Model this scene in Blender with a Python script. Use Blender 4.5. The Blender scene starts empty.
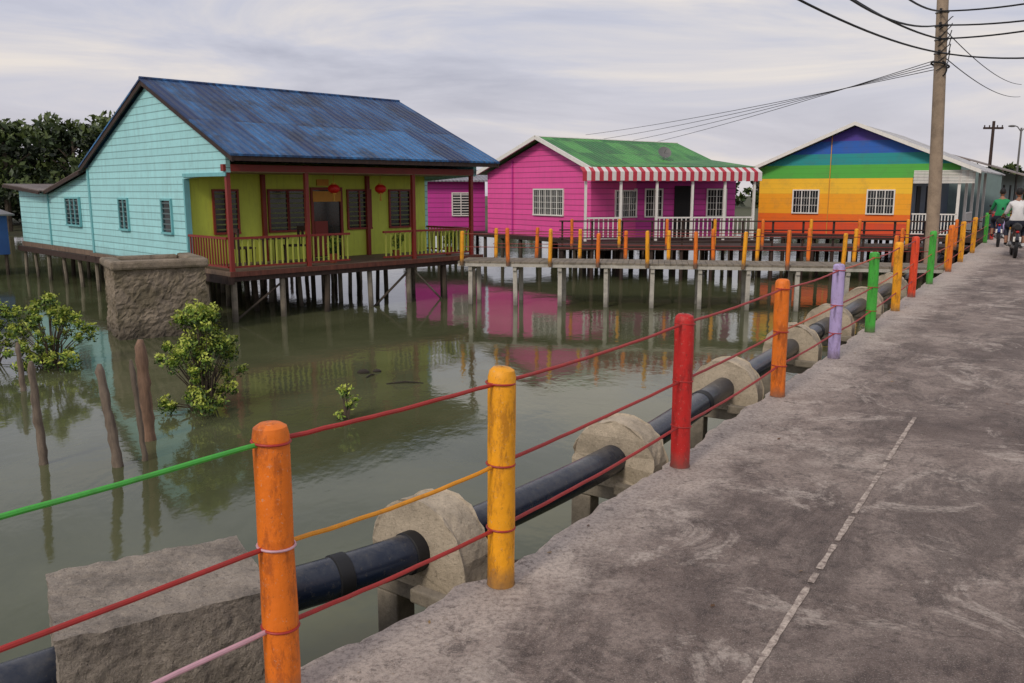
import bpy, math, random
import numpy as np
from mathutils import Vector, Matrix
from mathutils import noise as mn
random.seed(7); rng=np.random.default_rng(7)
S=bpy.context.scene
S.view_settings.view_transform='Standard'; S.view_settings.look='None'; S.view_settings.exposure=0
def sr(r,g,b):
    f=lambda c:(c/255/12.92) if c/255<=.04045 else ((c/255+.055)/1.055)**2.4
    return (f(r),f(g),f(b),1)
# ---------------- materials
class NB:
    def __init__(s,name):
        s.m=bpy.data.materials.new(name); s.m.use_nodes=True; s.t=s.m.node_tree; s.n=s.t.nodes
        s.b=s.n['Principled BSDF']; s.tc=s.n.new('ShaderNodeTexCoord'); s.pos=s.tc.outputs['Object']
    def l(s,a,b): s.t.links.new(a,b)
    def mapping(s,scale,rot=(0,0,0),loc=(0,0,0)):
        m=s.n.new('ShaderNodeMapping'); m.inputs['Scale'].default_value=scale; m.inputs['Rotation'].default_value=rot
        m.inputs['Location'].default_value=loc
        s.l(s.pos,m.inputs[0]); return m.outputs[0]
    def noise(s,scale,detail=5,rough=.6,vec=None,dist=0):
        n=s.n.new('ShaderNodeTexNoise'); n.inputs['Scale'].default_value=scale; n.inputs['Detail'].default_value=detail
        n.inputs['Roughness'].default_value=rough; n.inputs['Distortion'].default_value=dist
        s.l(vec or s.pos,n.inputs['Vector']); return n.outputs['Fac']
    def ramp(s,fac,stops,interp='LINEAR'):
        r=s.n.new('ShaderNodeValToRGB'); cr=r.color_ramp; cr.interpolation=interp
        while len(cr.elements)>1: cr.elements.remove(cr.elements[-1])
        cr.elements[0].position=stops[0][0]; cr.elements[0].color=stops[0][1]
        for p,c in stops[1:]:
            e=cr.elements.new(p); e.color=c
        s.l(fac,r.inputs[0]); return r.outputs[0]
    def bw(s,fac,a,b,k=1.):
        r=s.ramp(fac,[(a,(0,0,0,1)),(b,(1,1,1,1))]); return s.math('MULTIPLY',r,k)
    def mix(s,fac,a,b,mode='MIX'):
        m=s.n.new('ShaderNodeMix'); m.data_type='RGBA'; m.blend_type=mode
        for v,i in ((fac,0),(a,6),(b,7)):
            if hasattr(v,'is_linked'): s.l(v,m.inputs[i])
            else: m.inputs[i].default_value=v
        return m.outputs[2]
    def math(s,op,a,b=0.):
        m=s.n.new('ShaderNodeMath'); m.operation=op
        for i,v in enumerate((a,b)):
            if hasattr(v,'is_linked'): s.l(v,m.inputs[i])
            else: m.inputs[i].default_value=v
        return m.outputs[0]
    def dot(s,d):
        m=s.n.new('ShaderNodeVectorMath'); m.operation='DOT_PRODUCT'; s.l(s.pos,m.inputs[0]); m.inputs[1].default_value=d
        return m.outputs['Value']
    def bump(s,h,strength=.5,dist=.02):
        b=s.n.new('ShaderNodeBump'); b.inputs['Strength'].default_value=strength; b.inputs['Distance'].default_value=dist
        s.l(h,b.inputs['Height'])
        if s.b.inputs['Normal'].is_linked:
            s.l(s.b.inputs['Normal'].links[0].from_socket,b.inputs['Normal'])
        s.l(b.outputs[0],s.b.inputs['Normal'])
    def col(s,c):
        if hasattr(c,'is_linked'): s.l(c,s.b.inputs['Base Color'])
        else: s.b.inputs['Base Color'].default_value=c
    def rough(s,r): s.b.inputs['Roughness'].default_value=r
def dark(c,k): return (c[0]*k,c[1]*k,c[2]*k,1)
def paint(name,c,rough=.55,var=.25,grime=.35,scale=3,bump=.15,gcol=None):
    B=NB(name)
    n1=B.noise(scale,6,.65)
    base=B.mix(n1,dark(c,1-var),dark(c,1+var*.6))
    g=B.bw(B.noise(4,6,.7,B.mapping((3,3,.5))),.5,.75,grime)
    base=B.mix(g,base,gcol or dark((c[0]*.5+.08,c[1]*.5+.07,c[2]*.5+.05,1),.6))
    B.col(base); B.rough(rough); B.bump(B.noise(40,4,.6),bump,.01)
    return B.m
def postpaint(name,c):
    B=NB(name)
    base=B.mix(B.noise(5,7,.7),dark(c,.66),dark(c,1.2))
    base=B.mix(B.bw(B.noise(8,9,.78,B.mapping((1.6,1.6,.5))),.50,.60,.6),base,dark((c[0]*.6+.02,c[1]*.5+.015,c[2]*.5+.012,1),.5))
    base=B.mix(B.bw(B.noise(26,7,.85,B.mapping((1.2,1.2,.7),loc=(3,1,4))),.58,.64,.6),base,dark((c[0]*.3+.05,c[1]*.3+.035,c[2]*.3+.025,1),.7))
    base=B.mix(B.bw(B.noise(60,5,.8),.61,.66,.55),base,sr(190,176,156))
    zf=B.math('ADD',B.dot((0,0,1)),B.math('MULTIPLY',B.noise(14,4,.6),.14))
    base=B.mix(B.ramp(zf,[(.05,(.9,.9,.9,1)),(.18,(0,0,0,1))]),base,sr(88,76,64))
    B.col(base); B.rough(.55); B.bump(B.noise(18,5,.65),.35,.012); B.bump(B.noise(90,3,.6),.25,.003)
    return B.m
def siding(name,c,pitch=.16,grime=.4):
    B=NB(name)
    z=B.math('FRACT',B.math('MULTIPLY',B.dot((0,0,1)),1/pitch))
    base=B.mix(B.noise(1.3,6,.7),dark(c,.78),dark(c,1.12))
    pn=B.n.new('ShaderNodeTexWhiteNoise'); pn.noise_dimensions='1D'; B.l(B.math('FLOOR',B.math('MULTIPLY',B.dot((0,0,1)),1/pitch)),pn.inputs['W'])
    base=B.mix(B.math('MULTIPLY',pn.outputs['Value'],.22),base,dark(c,.62))
    base=B.mix(B.bw(B.noise(3,8,.78,B.mapping((2.5,2.5,.35))),.48,.68,grime),base,(c[0]*.4+.06,c[1]*.4+.055,c[2]*.4+.04,1))
    base=B.mix(B.bw(B.noise(5,8,.8,B.mapping((.7,.7,3))),.56,.66,grime*.8),base,(c[0]*.35+.07,c[1]*.35+.06,c[2]*.35+.05,1))
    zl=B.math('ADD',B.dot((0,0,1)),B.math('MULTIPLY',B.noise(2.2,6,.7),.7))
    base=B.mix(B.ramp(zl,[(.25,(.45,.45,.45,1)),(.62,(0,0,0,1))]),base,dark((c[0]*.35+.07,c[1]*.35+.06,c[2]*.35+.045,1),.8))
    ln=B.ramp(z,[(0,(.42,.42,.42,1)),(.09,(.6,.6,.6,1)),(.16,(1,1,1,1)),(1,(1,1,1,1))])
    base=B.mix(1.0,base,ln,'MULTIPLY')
    B.col(base); B.rough(.6)
    B.bump(B.math('SUBTRACT',1.0,z),.8,.025); B.bump(B.noise(30,3,.6),.15,.01)
    return B.m
def corr(name,c1,c2,d,pitch=.16,rough=.5,rust=None,patch=.25,rk=.6,lo=.35,hi=.65,ph=.8,pv=1.25):
    B=NB(name)
    x=B.dot((d[0],d[1],0)); yv=B.dot((-d[1],d[0],0))
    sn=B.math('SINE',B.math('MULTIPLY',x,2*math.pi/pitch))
    cx=B.n.new('ShaderNodeCombineXYZ'); B.l(B.math('MULTIPLY',x,2.6),cx.inputs[0]); B.l(B.math('MULTIPLY',yv,.5),cx.inputs[1])
    n=B.noise(1.0,8,.72,cx.outputs[0]); n2=B.noise(.8,7,.75)
    pn=B.n.new('ShaderNodeTexWhiteNoise'); pn.noise_dimensions='2D'
    cy=B.n.new('ShaderNodeCombineXYZ'); B.l(B.math('FLOOR',B.math('MULTIPLY',x,1/ph)),cy.inputs[0]); B.l(B.math('FLOOR',B.math('MULTIPLY',yv,1/pv)),cy.inputs[1])
    B.l(cy.outputs[0],pn.inputs['Vector'])
    f=B.math('ADD',B.math('MULTIPLY',n,1-patch),B.math('MULTIPLY',pn.outputs['Value'],patch))
    base=B.mix(B.bw(f,lo,hi),c1,c2)
    base=B.mix(B.bw(n2,.48,.62,rk),base,rust or dark(c1,.35))
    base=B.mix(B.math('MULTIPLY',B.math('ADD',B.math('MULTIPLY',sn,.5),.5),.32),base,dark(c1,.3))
    fr=B.math('FRACT',B.math('MULTIPLY',yv,1/pv))
    base=B.mix(B.ramp(fr,[(0,(.6,.6,.6,1)),(.04,(0,0,0,1))]),base,dark(c1,.3))
    B.col(base); B.rough(rough); B.bump(sn,.6,.03)
    return B.m
def concrete(name,c,dk=.4,lt=1.5,scale=2,bump=.5,moss=None,tide=True,speck=.3):
    B=NB(name)
    n=B.noise(scale,9,.7); n2=B.noise(scale*6,6,.7)
    base=B.ramp(n,[(.3,dark(c,dk)),(.5,c),(.7,dark(c,lt))])
    base=B.mix(B.math('MULTIPLY',n2,.5),base,dark(c,dk*.7))
    if moss: base=B.mix(B.bw(B.noise(1.7,5,.6),.48,.62,.7),base,moss)
    base=B.mix(B.bw(B.noise(scale*22,6,.8),.55,.68,speck),base,dark(c,lt*1.3))
    base=B.mix(B.bw(B.noise(scale*17,6,.8,B.mapping((1,1,1),loc=(5,5,5))),.55,.66,speck*1.6),base,dark(c,.16))
    if tide:
        zf=B.math('MULTIPLY',B.math('ADD',B.dot((0,0,1)),B.math('ADD',.95,B.math('MULTIPLY',B.noise(3,5,.7),.35))),1.6)
        zf=B.ramp(zf,[(0,(1,1,1,1)),(.6,(0,0,0,1))])
        base=B.mix(B.math('MULTIPLY',zf,.85),base,dark(c,.2))
    B.col(base); B.rough(.9); B.bump(n2,bump,.02); B.bump(B.noise(scale*30,4,.7),bump,.006)
    return B.m
def wood(name,c,rough=.75):
    B=NB(name); n=B.noise(6,7,.7,B.mapping((3,3,.6)))
    B.col(B.ramp(n,[(.3,dark(c,.45)),(.55,c),(.75,dark(c,1.5))])); B.rough(rough); B.bump(n,.4,.01); return B.m
def plain(name,c,rough=.4,metal=0):
    B=NB(name); n=B.noise(8,4,.6); B.col(B.mix(n,dark(c,.75),dark(c,1.2))); B.rough(rough); B.b.inputs['Metallic'].default_value=metal; return B.m
def leafm(name,c):
    B=NB(name); n=B.noise(1.5,3,.6); B.col(B.mix(n,dark(c,.55),dark(c,1.5))); B.rough(.6); return B.m
# ---------------- mesh builder
class MB:
    def __init__(s): s.v=[];s.f=[];s.m=[]
    def add(s,vs,fs,mi=0):
        o=len(s.v); s.v+= [tuple(v) for v in vs]; s.f+=[tuple(i+o for i in f) for f in fs]; s.m+=[mi]*len(fs)
    def box(s,T,x0,x1,y0,y1,z0,z1,mi=0):
        vs=[T(x,y,z) for z in (z0,z1) for x,y in ((x0,y0),(x1,y0),(x1,y1),(x0,y1))]
        s.add(vs,[(3,2,1,0),(4,5,6,7),(0,1,5,4),(1,2,6,5),(2,3,7,6),(3,0,4,7)],mi)
    def prism(s,pts,off,mi=0):
        n=len(pts); a=[Vector(p) for p in pts]; b=[p+Vector(off) for p in a]
        fs=[tuple(range(n))[::-1],tuple(range(n,2*n))]+[(i,(i+1)%n,n+(i+1)%n,n+i) for i in range(n)]
        s.add(a+b,fs,mi)
    def tube(s,pts,r,n=10,mi=0,cap=True):
        pts=[Vector(p) for p in pts]; rs=r if isinstance(r,(list,tuple)) else [r]*len(pts)
        vs=[];fs=[]
        for i,p in enumerate(pts):
            d=(pts[min(i+1,len(pts)-1)]-pts[max(i-1,0)])
            if d.length<1e-7: d=Vector((0,0,1))
            d.normalize(); up=Vector((0,0,1)) if abs(d.z)<.95 else Vector((1,0,0))
            a=d.cross(up).normalized(); b=a.cross(d)
            for k in range(n):
                th=2*math.pi*k/n; vs.append(p+(a*math.cos(th)+b*math.sin(th))*rs[i])
        for i in range(len(pts)-1):
            for k in range(n):
                k2=(k+1)%n; fs.append((i*n+k,i*n+k2,(i+1)*n+k2,(i+1)*n+k))
        if cap: fs.append(tuple(range(n))[::-1]); fs.append(tuple(range((len(pts)-1)*n,len(pts)*n)))
        s.add(vs,fs,mi)
    def ell(s,c,r,nu=14,nv=9,mi=0,R=None):
        vs=[];fs=[]
        for j in range(nv+1):
            ph=math.pi*j/nv
            for i in range(nu):
                th=2*math.pi*i/nu; p=Vector((r[0]*math.sin(ph)*math.cos(th),r[1]*math.sin(ph)*math.sin(th),r[2]*math.cos(ph)))
                if R: p=R@p
                vs.append(Vector(c)+p)
        for j in range(nv):
            for i in range(nu):
                i2=(i+1)%nu; fs.append((j*nu+i,(j+1)*nu+i,(j+1)*nu+i2,j*nu+i2))
        s.add(vs,fs,mi)
    def torus(s,c,ax,R,r,n=28,k=8,mi=0):
        ax=Vector(ax).normalized(); up=Vector((0,0,1)) if abs(ax.z)<.9 else Vector((1,0,0))
        a=ax.cross(up).normalized(); b=a.cross(ax); vs=[];fs=[]
        for i in range(n):
            t=2*math.pi*i/n; d=a*math.cos(t)+b*math.sin(t)
            for j in range(k):
                q=2*math.pi*j/k; vs.append(Vector(c)+d*(R+r*math.cos(q))+ax*r*math.sin(q))
        for i in range(n):
            for j in range(k): fs.append((i*k+j,((i+1)%n)*k+j,((i+1)%n)*k+(j+1)%k,i*k+(j+1)%k))
        s.add(vs,fs,mi)
    def obj(s,name,mats,parent=None,smooth=False,bevel=0):
        me=bpy.data.meshes.new(name); me.from_pydata(s.v,[],s.f)
        for m in mats: me.materials.append(m)
        me.polygons.foreach_set('material_index',s.m); me.validate(); me.update()
        if smooth:
            me.polygons.foreach_set('use_smooth',[True]*len(me.polygons))
            try: me.set_sharp_from_angle(angle=math.radians(40))
            except Exception: pass
        o=bpy.data.objects.new(name,me); S.collection.objects.link(o)
        if parent: o.parent=parent
        if bevel:
            b=o.modifiers.new('bevel','BEVEL'); b.width=bevel; b.segments=2; b.limit_method='ANGLE'
        return o
def empty(name):
    e=bpy.data.objects.new(name,None); S.collection.objects.link(e); return e
def frame(o,e1,z0=0):
    e1=Vector((e1[0],e1[1])).normalized(); e2=Vector((-e1.y,e1.x))
    return lambda x,y,z:Vector((o[0]+e1.x*x+e2.x*y,o[1]+e1.y*x+e2.y*y,z+z0))
WZ=-1.1
M={}
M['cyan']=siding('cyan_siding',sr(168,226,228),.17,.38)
M['cyan_dk']=paint('cyan_trim',sr(120,186,190))
M['lime']=paint('lime_wall',sr(208,222,84),.6,.15,.3)
M['limerail']=paint('lime_rail',sr(178,184,76),.6,.2,.45)
M['redbrown']=paint('redbrown_paint',sr(136,42,32),.5,.25,.4)
M['darkbrown']=wood('dark_timber',sr(60,42,34))
M['deck']=wood('deck_timber',sr(120,100,84))
M['white']=paint('white_paint',sr(232,228,220),.5,.1,.3)
M['pile']=concrete('pile_concrete',sr(142,132,116),.45,1.4,3,.4)
M['piledk']=concrete('pile_dark',sr(86,74,62),.5,1.3,3,.4)
M['pilewh']=concrete('pile_white',sr(196,190,178),.55,1.2,3,.3)
M['glass']=plain('dark_glass',sr(28,34,36),.15)
M['dark']=plain('dark_interior',sr(24,22,22),.8)
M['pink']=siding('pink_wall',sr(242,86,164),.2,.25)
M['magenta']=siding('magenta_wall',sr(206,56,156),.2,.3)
M['greydk']=paint('weathered_grey',sr(110,108,106))
M['metal']=plain('galv_metal',sr(150,150,150),.4,.7)
M['black']=plain('black_rubber',sr(22,22,24),.6)
# =============== sky / light
w=bpy.data.worlds.new('World'); S.world=w; w.use_nodes=True
wn=w.node_tree.nodes; wl=w.node_tree.links; bg=wn['Background']
SUN_EL,SUN_AZ=math.radians(38),math.radians(212)
sky=wn.new('ShaderNodeTexSky'); sky.sky_type='NISHITA'; sky.sun_disc=False; sky.sun_elevation=SUN_EL; sky.sun_rotation=SUN_AZ
sky.dust_density=4
tc=wn.new('ShaderNodeTexCoord'); mp=wn.new('ShaderNodeMapping'); mp.inputs['Scale'].default_value=(1.3,1.3,7.5); mp.inputs['Rotation'].default_value=(.05,.08,0); mp.inputs['Location'].default_value=(.6,.3,0)
wl.new(tc.outputs['Generated'],mp.inputs[0])
n1=wn.new('ShaderNodeTexNoise'); n1.inputs['Scale'].default_value=1.7; n1.inputs['Detail'].default_value=8; n1.inputs['Roughness'].default_value=.56; n1.inputs['Distortion'].default_value=.5
wl.new(mp.outputs[0],n1.inputs['Vector'])
rp=wn.new('ShaderNodeValToRGB'); e=rp.color_ramp.elements
e[0].position=.36; e[0].color=(.44,.46,.57,1); e[1].position=.66; e[1].color=(.88,.81,.75,1)
x=rp.color_ramp.elements.new(.5); x.color=(.60,.61,.71,1)
wl.new(n1.outputs['Fac'],rp.inputs[0])
sp=wn.new('ShaderNodeSeparateXYZ'); wl.new(tc.outputs['Generated'],sp.inputs[0])
hr=wn.new('ShaderNodeValToRGB'); he=hr.color_ramp.elements; he[0].position=0; he[0].color=(.4,.4,.4,1); he[1].position=.2; he[1].color=(0,0,0,1); wl.new(sp.outputs[2],hr.inputs[0])
wm=wn.new('ShaderNodeMix'); wm.data_type='RGBA'; wl.new(hr.outputs[0],wm.inputs[0]); wl.new(rp.outputs[0],wm.inputs[6]); wm.inputs[7].default_value=(.88,.78,.73,1)
sc=wn.new('ShaderNodeMix'); sc.data_type='RGBA'; sc.blend_type='MULTIPLY'; sc.inputs[0].default_value=1; sc.inputs[7].default_value=(.1,.1,.1,1)
wl.new(sky.outputs[0],sc.inputs[6])
mx=wn.new('ShaderNodeMix'); mx.data_type='RGBA'; mx.inputs[0].default_value=.9
wl.new(sc.outputs[2],mx.inputs[6]); wl.new(wm.outputs[2],mx.inputs[7]); wl.new(mx.outputs[2],bg.inputs[0]); bg.inputs[1].default_value=1.0
ld=bpy.data.lights.new('sun','SUN'); ld.energy=1.5; ld.angle=math.radians(12); ld.color=(1,.91,.80)
lo=bpy.data.objects.new('sun',ld); S.collection.objects.link(lo)
sd=Vector((math.sin(SUN_AZ)*math.cos(SUN_EL),math.cos(SUN_AZ)*math.cos(SUN_EL),math.sin(SUN_EL)))
lo.rotation_euler=sd.to_track_quat('Z','Y').to_euler()
# =============== ground + water
g=MB(); g.add([(-600,-300,-1.7),(600,-300,-1.7),(600,900,-1.7),(-600,900,-1.7)],[(0,1,2,3)])
g.obj('ground',[concrete('mud',sr(90,84,66))])
B=NB('water_surface')
nn=B.noise(.35,6,.65,None,.5)
B.col(B.mix(B.bw(nn,.35,.65),(.070,.078,.036,1),(.112,.118,.060,1))); B.rough(.055); B.b.inputs['IOR'].default_value=1.38
B.bump(B.noise(1.1,4,.55,B.mapping((1,.7,1)),.3),.16,.05); B.bump(B.noise(9,4,.55,B.mapping((1,.6,1))),.13,.01)
wt=MB(); wt.add([(-600,-300,WZ),(600,-300,WZ),(600,900,WZ),(-600,900,WZ)],[(0,1,2,3)]); wt.obj('water',[B.m])
sh=MB(); N=60; ys=[48,53,62,300]; zs=[-1.3,-.8,-.5,-.4]
vs=[];fs=[]
for i in range(N+1):
    X=-260+520*i/N; j=rng.uniform(-1.5,1.5)
    for k,(y,z) in enumerate(zip(ys,zs)): vs.append((X,y+(j if k<2 else 0)+(4 if X<-10 else 10),z))
for i in range(N):
    for k in range(3): fs.append((i*4+k,(i+1)*4+k,(i+1)*4+k+1,i*4+k+1))
sh.add(vs,fs); sh.obj('shore_terrain',[concrete('shore_mud',sr(86,84,58),moss=sr(60,78,36))],smooth=True)
# =============== foliage
def leaves(mb,centers,rad,count,size,flat=1.0,inner=.45):
    cs=np.array(centers); k=rng.integers(0,len(cs),count)
    d=rng.normal(size=(count,3)); d/=np.linalg.norm(d,axis=1)[:,None]
    rr=np.array(rad)[k][:,None]*(rng.uniform(inner,1.05,(count,1)))
    p=cs[k]+d*rr*np.array([1,1,flat])
    u=rng.normal(size=(count,3)); u/=np.linalg.norm(u,axis=1)[:,None]
    v=np.cross(u,rng.normal(size=(count,3))); v/=np.linalg.norm(v,axis=1)[:,None]
    s=size*rng.uniform(.6,1.4,(count,1))
    q=np.stack([p-u*s,p+v*s*.45,p+u*s,p-v*s*.45],axis=1).reshape(-1,3)
    o=len(mb.v); mb.v+=list(map(tuple,q.tolist()))
    mb.f+=[(o+4*i,o+4*i+1,o+4*i+2,o+4*i+3) for i in range(count)]
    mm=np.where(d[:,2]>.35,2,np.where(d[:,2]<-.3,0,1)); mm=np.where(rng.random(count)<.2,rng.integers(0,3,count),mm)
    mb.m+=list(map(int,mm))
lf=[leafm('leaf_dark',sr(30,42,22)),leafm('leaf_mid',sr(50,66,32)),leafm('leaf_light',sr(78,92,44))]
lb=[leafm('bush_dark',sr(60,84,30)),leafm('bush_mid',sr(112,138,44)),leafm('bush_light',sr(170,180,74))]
bark=wood('bark',sr(84,72,58))
def forest(name,x0,x1,y,h,n,leaf,cnt,dy=6,nc=10,cr=(.6,1.25)):
    root=empty(name); t=MB(); L=MB(); cs=[];rs=[]
    for i in range(n):
        X=x0+(x1-x0)*(i+rng.uniform(.1,.9))/n; Y=y+rng.uniform(-dy,dy); H=h*rng.uniform(.84,1.04)
        t.tube([(X,Y,-1.2),(X+.2,Y,H*.5),(X+.1,Y+.2,H*.85)],[.22,.15,.05],7)
        for a in range(4):
            th=rng.uniform(0,6.28); t.tube([(X+.15,Y,H*(.3+.12*a)),(X+math.cos(th)*1.6,Y+math.sin(th)*1.6,H*(.45+.13*a))],[.09,.03],5)
        for c in range(nc):
            z=rng.uniform(.05,.9)*H; wdt=1.9*(1-.35*z/H)
            cs.append((X+rng.normal()*wdt*.6,Y+rng.normal()*wdt*.6,z)); rs.append(rng.uniform(*cr)*h/6.5)
    leaves(L,cs,rs,cnt,leaf,flat=.8)
    t.obj('trunks_and_limbs',[bark],root); L.obj('crown_foliage',lf,root)
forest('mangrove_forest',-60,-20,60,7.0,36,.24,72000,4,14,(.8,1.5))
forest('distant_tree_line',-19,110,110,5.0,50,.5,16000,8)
def bush(name,x,y,h,wd,cnt,mats,leaf=.045,clumps=26,cr=(.07,.13)):
    root=empty(name); t=MB();L=MB(); cs=[];rs=[]
    for i in range(clumps):
        th=rng.uniform(0,6.28); f=rng.uniform(0,1)**.6; zz=rng.uniform(.06,1.0); z=WZ+h*zz
        k=max(.25,1-(zz-.3)**2*1.7) if zz>.3 else .75+.8*zz
        c=(x+math.cos(th)*f*wd*.5*k,y+math.sin(th)*f*wd*.5*k,z); cs.append(c); rs.append(rng.uniform(*cr)*h)
        mid=(x+(c[0]-x)*.4,y+(c[1]-y)*.4,WZ+(z-WZ)*.5)
        t.tube([(x+(c[0]-x)*.15,y+(c[1]-y)*.15,WZ-.2),mid,c],[.014,.009,.003],5)
    leaves(L,cs,rs,cnt,leaf,inner=.1)
    t.obj('stems',[bark],root); L.obj('leaves',mats,root)
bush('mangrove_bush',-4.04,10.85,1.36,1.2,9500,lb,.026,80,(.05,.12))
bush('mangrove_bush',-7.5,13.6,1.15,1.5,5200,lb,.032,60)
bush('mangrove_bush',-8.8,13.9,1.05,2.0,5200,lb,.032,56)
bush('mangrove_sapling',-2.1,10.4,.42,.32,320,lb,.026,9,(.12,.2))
# =============== main path
edge=[(-4.6,-2.1),(-3.0,.1),(-2.1,1.15),(-.8,2.72),(-.05,3.59),(1.08,5.25),(2.29,7.14),(3.4,8.82),(4.48,10.5),(5.64,12.4),(6.63,14.03),(7.89,16.02),(9.5,18.5),(11.06,21.0),(12.98,24.05),(15.86,28.65)]
last=Vector(edge[-1]); dirn=Vector((.555,.832))
for i in range(1,40): p=last+dirn*2.3*i; edge.append((p.x,p.y))
posts=[Vector(p) for p in edge]
fine=[]
for a,b in zip(posts[:-1],posts[1:]):
    L_=(b-a).length; n=max(2,int(L_/.05)) if a.y<12 else 8
    for i in range(n): fine.append(a+(b-a)*(i/n))
fine.append(posts[-1])
def nrm(pts,i):
    d=(pts[min(i+5,len(pts)-1)]-pts[max(i-5,0)]).normalized(); return Vector((-d.y,d.x))
PW=3.5
pb=MB(); vs=[];fs=[]; nP=len(fine)
for i,p in enumerate(fine):
    n=nrm(fine,i); q=Vector((p.x,p.y,0)); j=.12+.055*mn.noise(q*2.2)+.035*mn.noise(q*9)
    k2=.03+.05*abs(mn.noise(q*6+Vector((3,3,3))))
    a=p+n*j; b=p+n*(j-k2); r=p-n*PW
    vs+=[(a.x,a.y,-.34),(a.x+n.x*.01,a.y,-.04-.03*mn.noise(q*5)),(b.x,b.y,0),(r.x,r.y,0),(r.x,r.y,-.34)]
for i in range(nP-1):
    for k in range(4): fs.append((i*5+k,(i+1)*5+k,(i+1)*5+k+1,i*5+k+1)[::-1])
    fs.append((i*5,(i*5+4),(i+1)*5+4,(i+1)*5)[::-1])
pb.add(vs,fs)
B=NB('path_concrete')
along=B.dot((.55,.835,0)); across=B.dot((.835,-.55,0))
cxx=B.n.new('ShaderNodeCombineXYZ'); B.l(B.math('MULTIPLY',along,.38),cxx.inputs[0]); B.l(across,cxx.inputs[1]); ST=cxx.outputs[0]
big=B.noise(.6,9,.74,None,.6); med=B.noise(2.3,8,.74,B.mapping((1,1,1),loc=(3,5,0)),.3); fin=B.noise(38,6,.8); tiny=B.noise(150,3,.7)
base=B.ramp(big,[(.34,sr(104,90,84)),(.45,sr(138,123,114)),(.55,sr(166,150,139)),(.68,sr(196,181,168))])
base=B.mix(B.bw(med,.42,.60,.6),base,sr(104,88,80))
st=B.noise(1.5,10,.78,ST,.6)
base=B.mix(B.bw(st,.50,.58,.62),base,sr(80,68,63))
st2=B.noise(3.6,10,.8,B.mapping((1,1,1),loc=(21,3,0)),.5)
base=B.mix(B.bw(st2,.53,.59,.5),base,sr(66,56,52))
pale=B.bw(B.noise(1.3,10,.8,B.mapping((1,1,1),loc=(9,1,0)),.8),.54,.60,.6)
base=B.mix(pale,base,sr(206,192,179))
d=B.math('ADD',across,B.math('ADD',2.1,B.math('MULTIPLY',B.math('SUBTRACT',B.noise(3,8,.78),.5),1.5)))
base=B.mix(B.ramp(d,[(.0,(.7,.7,.7,1)),(.28,(.5,.5,.5,1)),(.55,(0,0,0,1))]),base,sr(210,195,182))
base=B.mix(B.bw(B.noise(7,10,.82,B.mapping((1,1,1),loc=(1,8,2))),.55,.60,.6),base,sr(70,60,56))
base=B.mix(B.bw(fin,.46,.62,.55),base,sr(72,62,57))
base=B.mix(B.bw(tiny,.55,.68,.45),base,sr(216,205,192))
v=B.n.new('ShaderNodeTexVoronoi'); v.feature='DISTANCE_TO_EDGE'; v.inputs['Scale'].default_value=.42
wv=B.n.new('ShaderNodeVectorMath'); wv.operation='ADD'; nz=B.n.new('ShaderNodeTexNoise'); nz.inputs['Scale'].default_value=2.4; nz.inputs['Detail'].default_value=7
B.l(B.pos,nz.inputs['Vector']); B.l(B.pos,wv.inputs[0]); B.l(nz.outputs['Color'],wv.inputs[1]); B.l(wv.outputs[0],v.inputs['Vector'])
cr=B.ramp(v.outputs['Distance'],[(0,(1,1,1,1)),(.005,(0,0,0,1))])
cr=B.math('MULTIPLY',cr,B.bw(B.noise(.8,3,.5,B.mapping((1,1,1),loc=(2,2,2))),.45,.6,.6))
base=B.mix(cr,base,sr(56,48,46))
B.col(base); B.rough(.85); B.bump(fin,.8,.014); B.bump(med,.6,.035); B.bump(st2,.4,.02); B.bump(tiny,.5,.004)
pb.obj('concrete_path',[B.m])
ml=MB(); a=Vector((3.14,6.42)); b=Vector((.5,2.25)); d=(b-a).normalized(); n=Vector((-d.y,d.x)); k=90;vs=[];fs=[]
for i in range(k+1):
    p=a+(b-a)*i/k; wd=.010+rng.uniform(0,.007); vs+=[(p.x+n.x*wd,p.y+n.y*wd,.004),(p.x-n.x*wd,p.y-n.y*wd,.004)]
fs=[(2*i,2*i+1,2*i+3,2*i+2) for i in range(k) if rng.random()<.93]; ml.add(vs,fs)
B=NB('worn_line_paint'); B.col(B.mix(B.bw(B.noise(22,8,.8),.42,.58),sr(124,110,102),sr(192,178,164))); B.rough(.9)
ml.obj('painted_line',[B.m])
pe=MB()
for i in range(420):
    t_=rng.uniform(.0,10); k=int(min(len(posts)-2,3+t_/2)); p=posts[k]+(posts[k+1]-posts[k])*rng.random(); dd=(posts[k+1]-posts[k]).normalized()
    off=rng.uniform(-.04,.6)**2*1.6 if rng.random()<.6 else rng.uniform(0,3); s_=rng.uniform(.002,.0065)
    pe.ell((p.x+dd.y*off,p.y-dd.x*off,s_*.4),(s_,s_*.8,s_*.6),7,5,0,Matrix.Rotation(rng.uniform(0,3),3,'Z'))
pe.obj('gravel_bits',[plain('pebble',sr(160,148,136),.9)],smooth=True)
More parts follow.
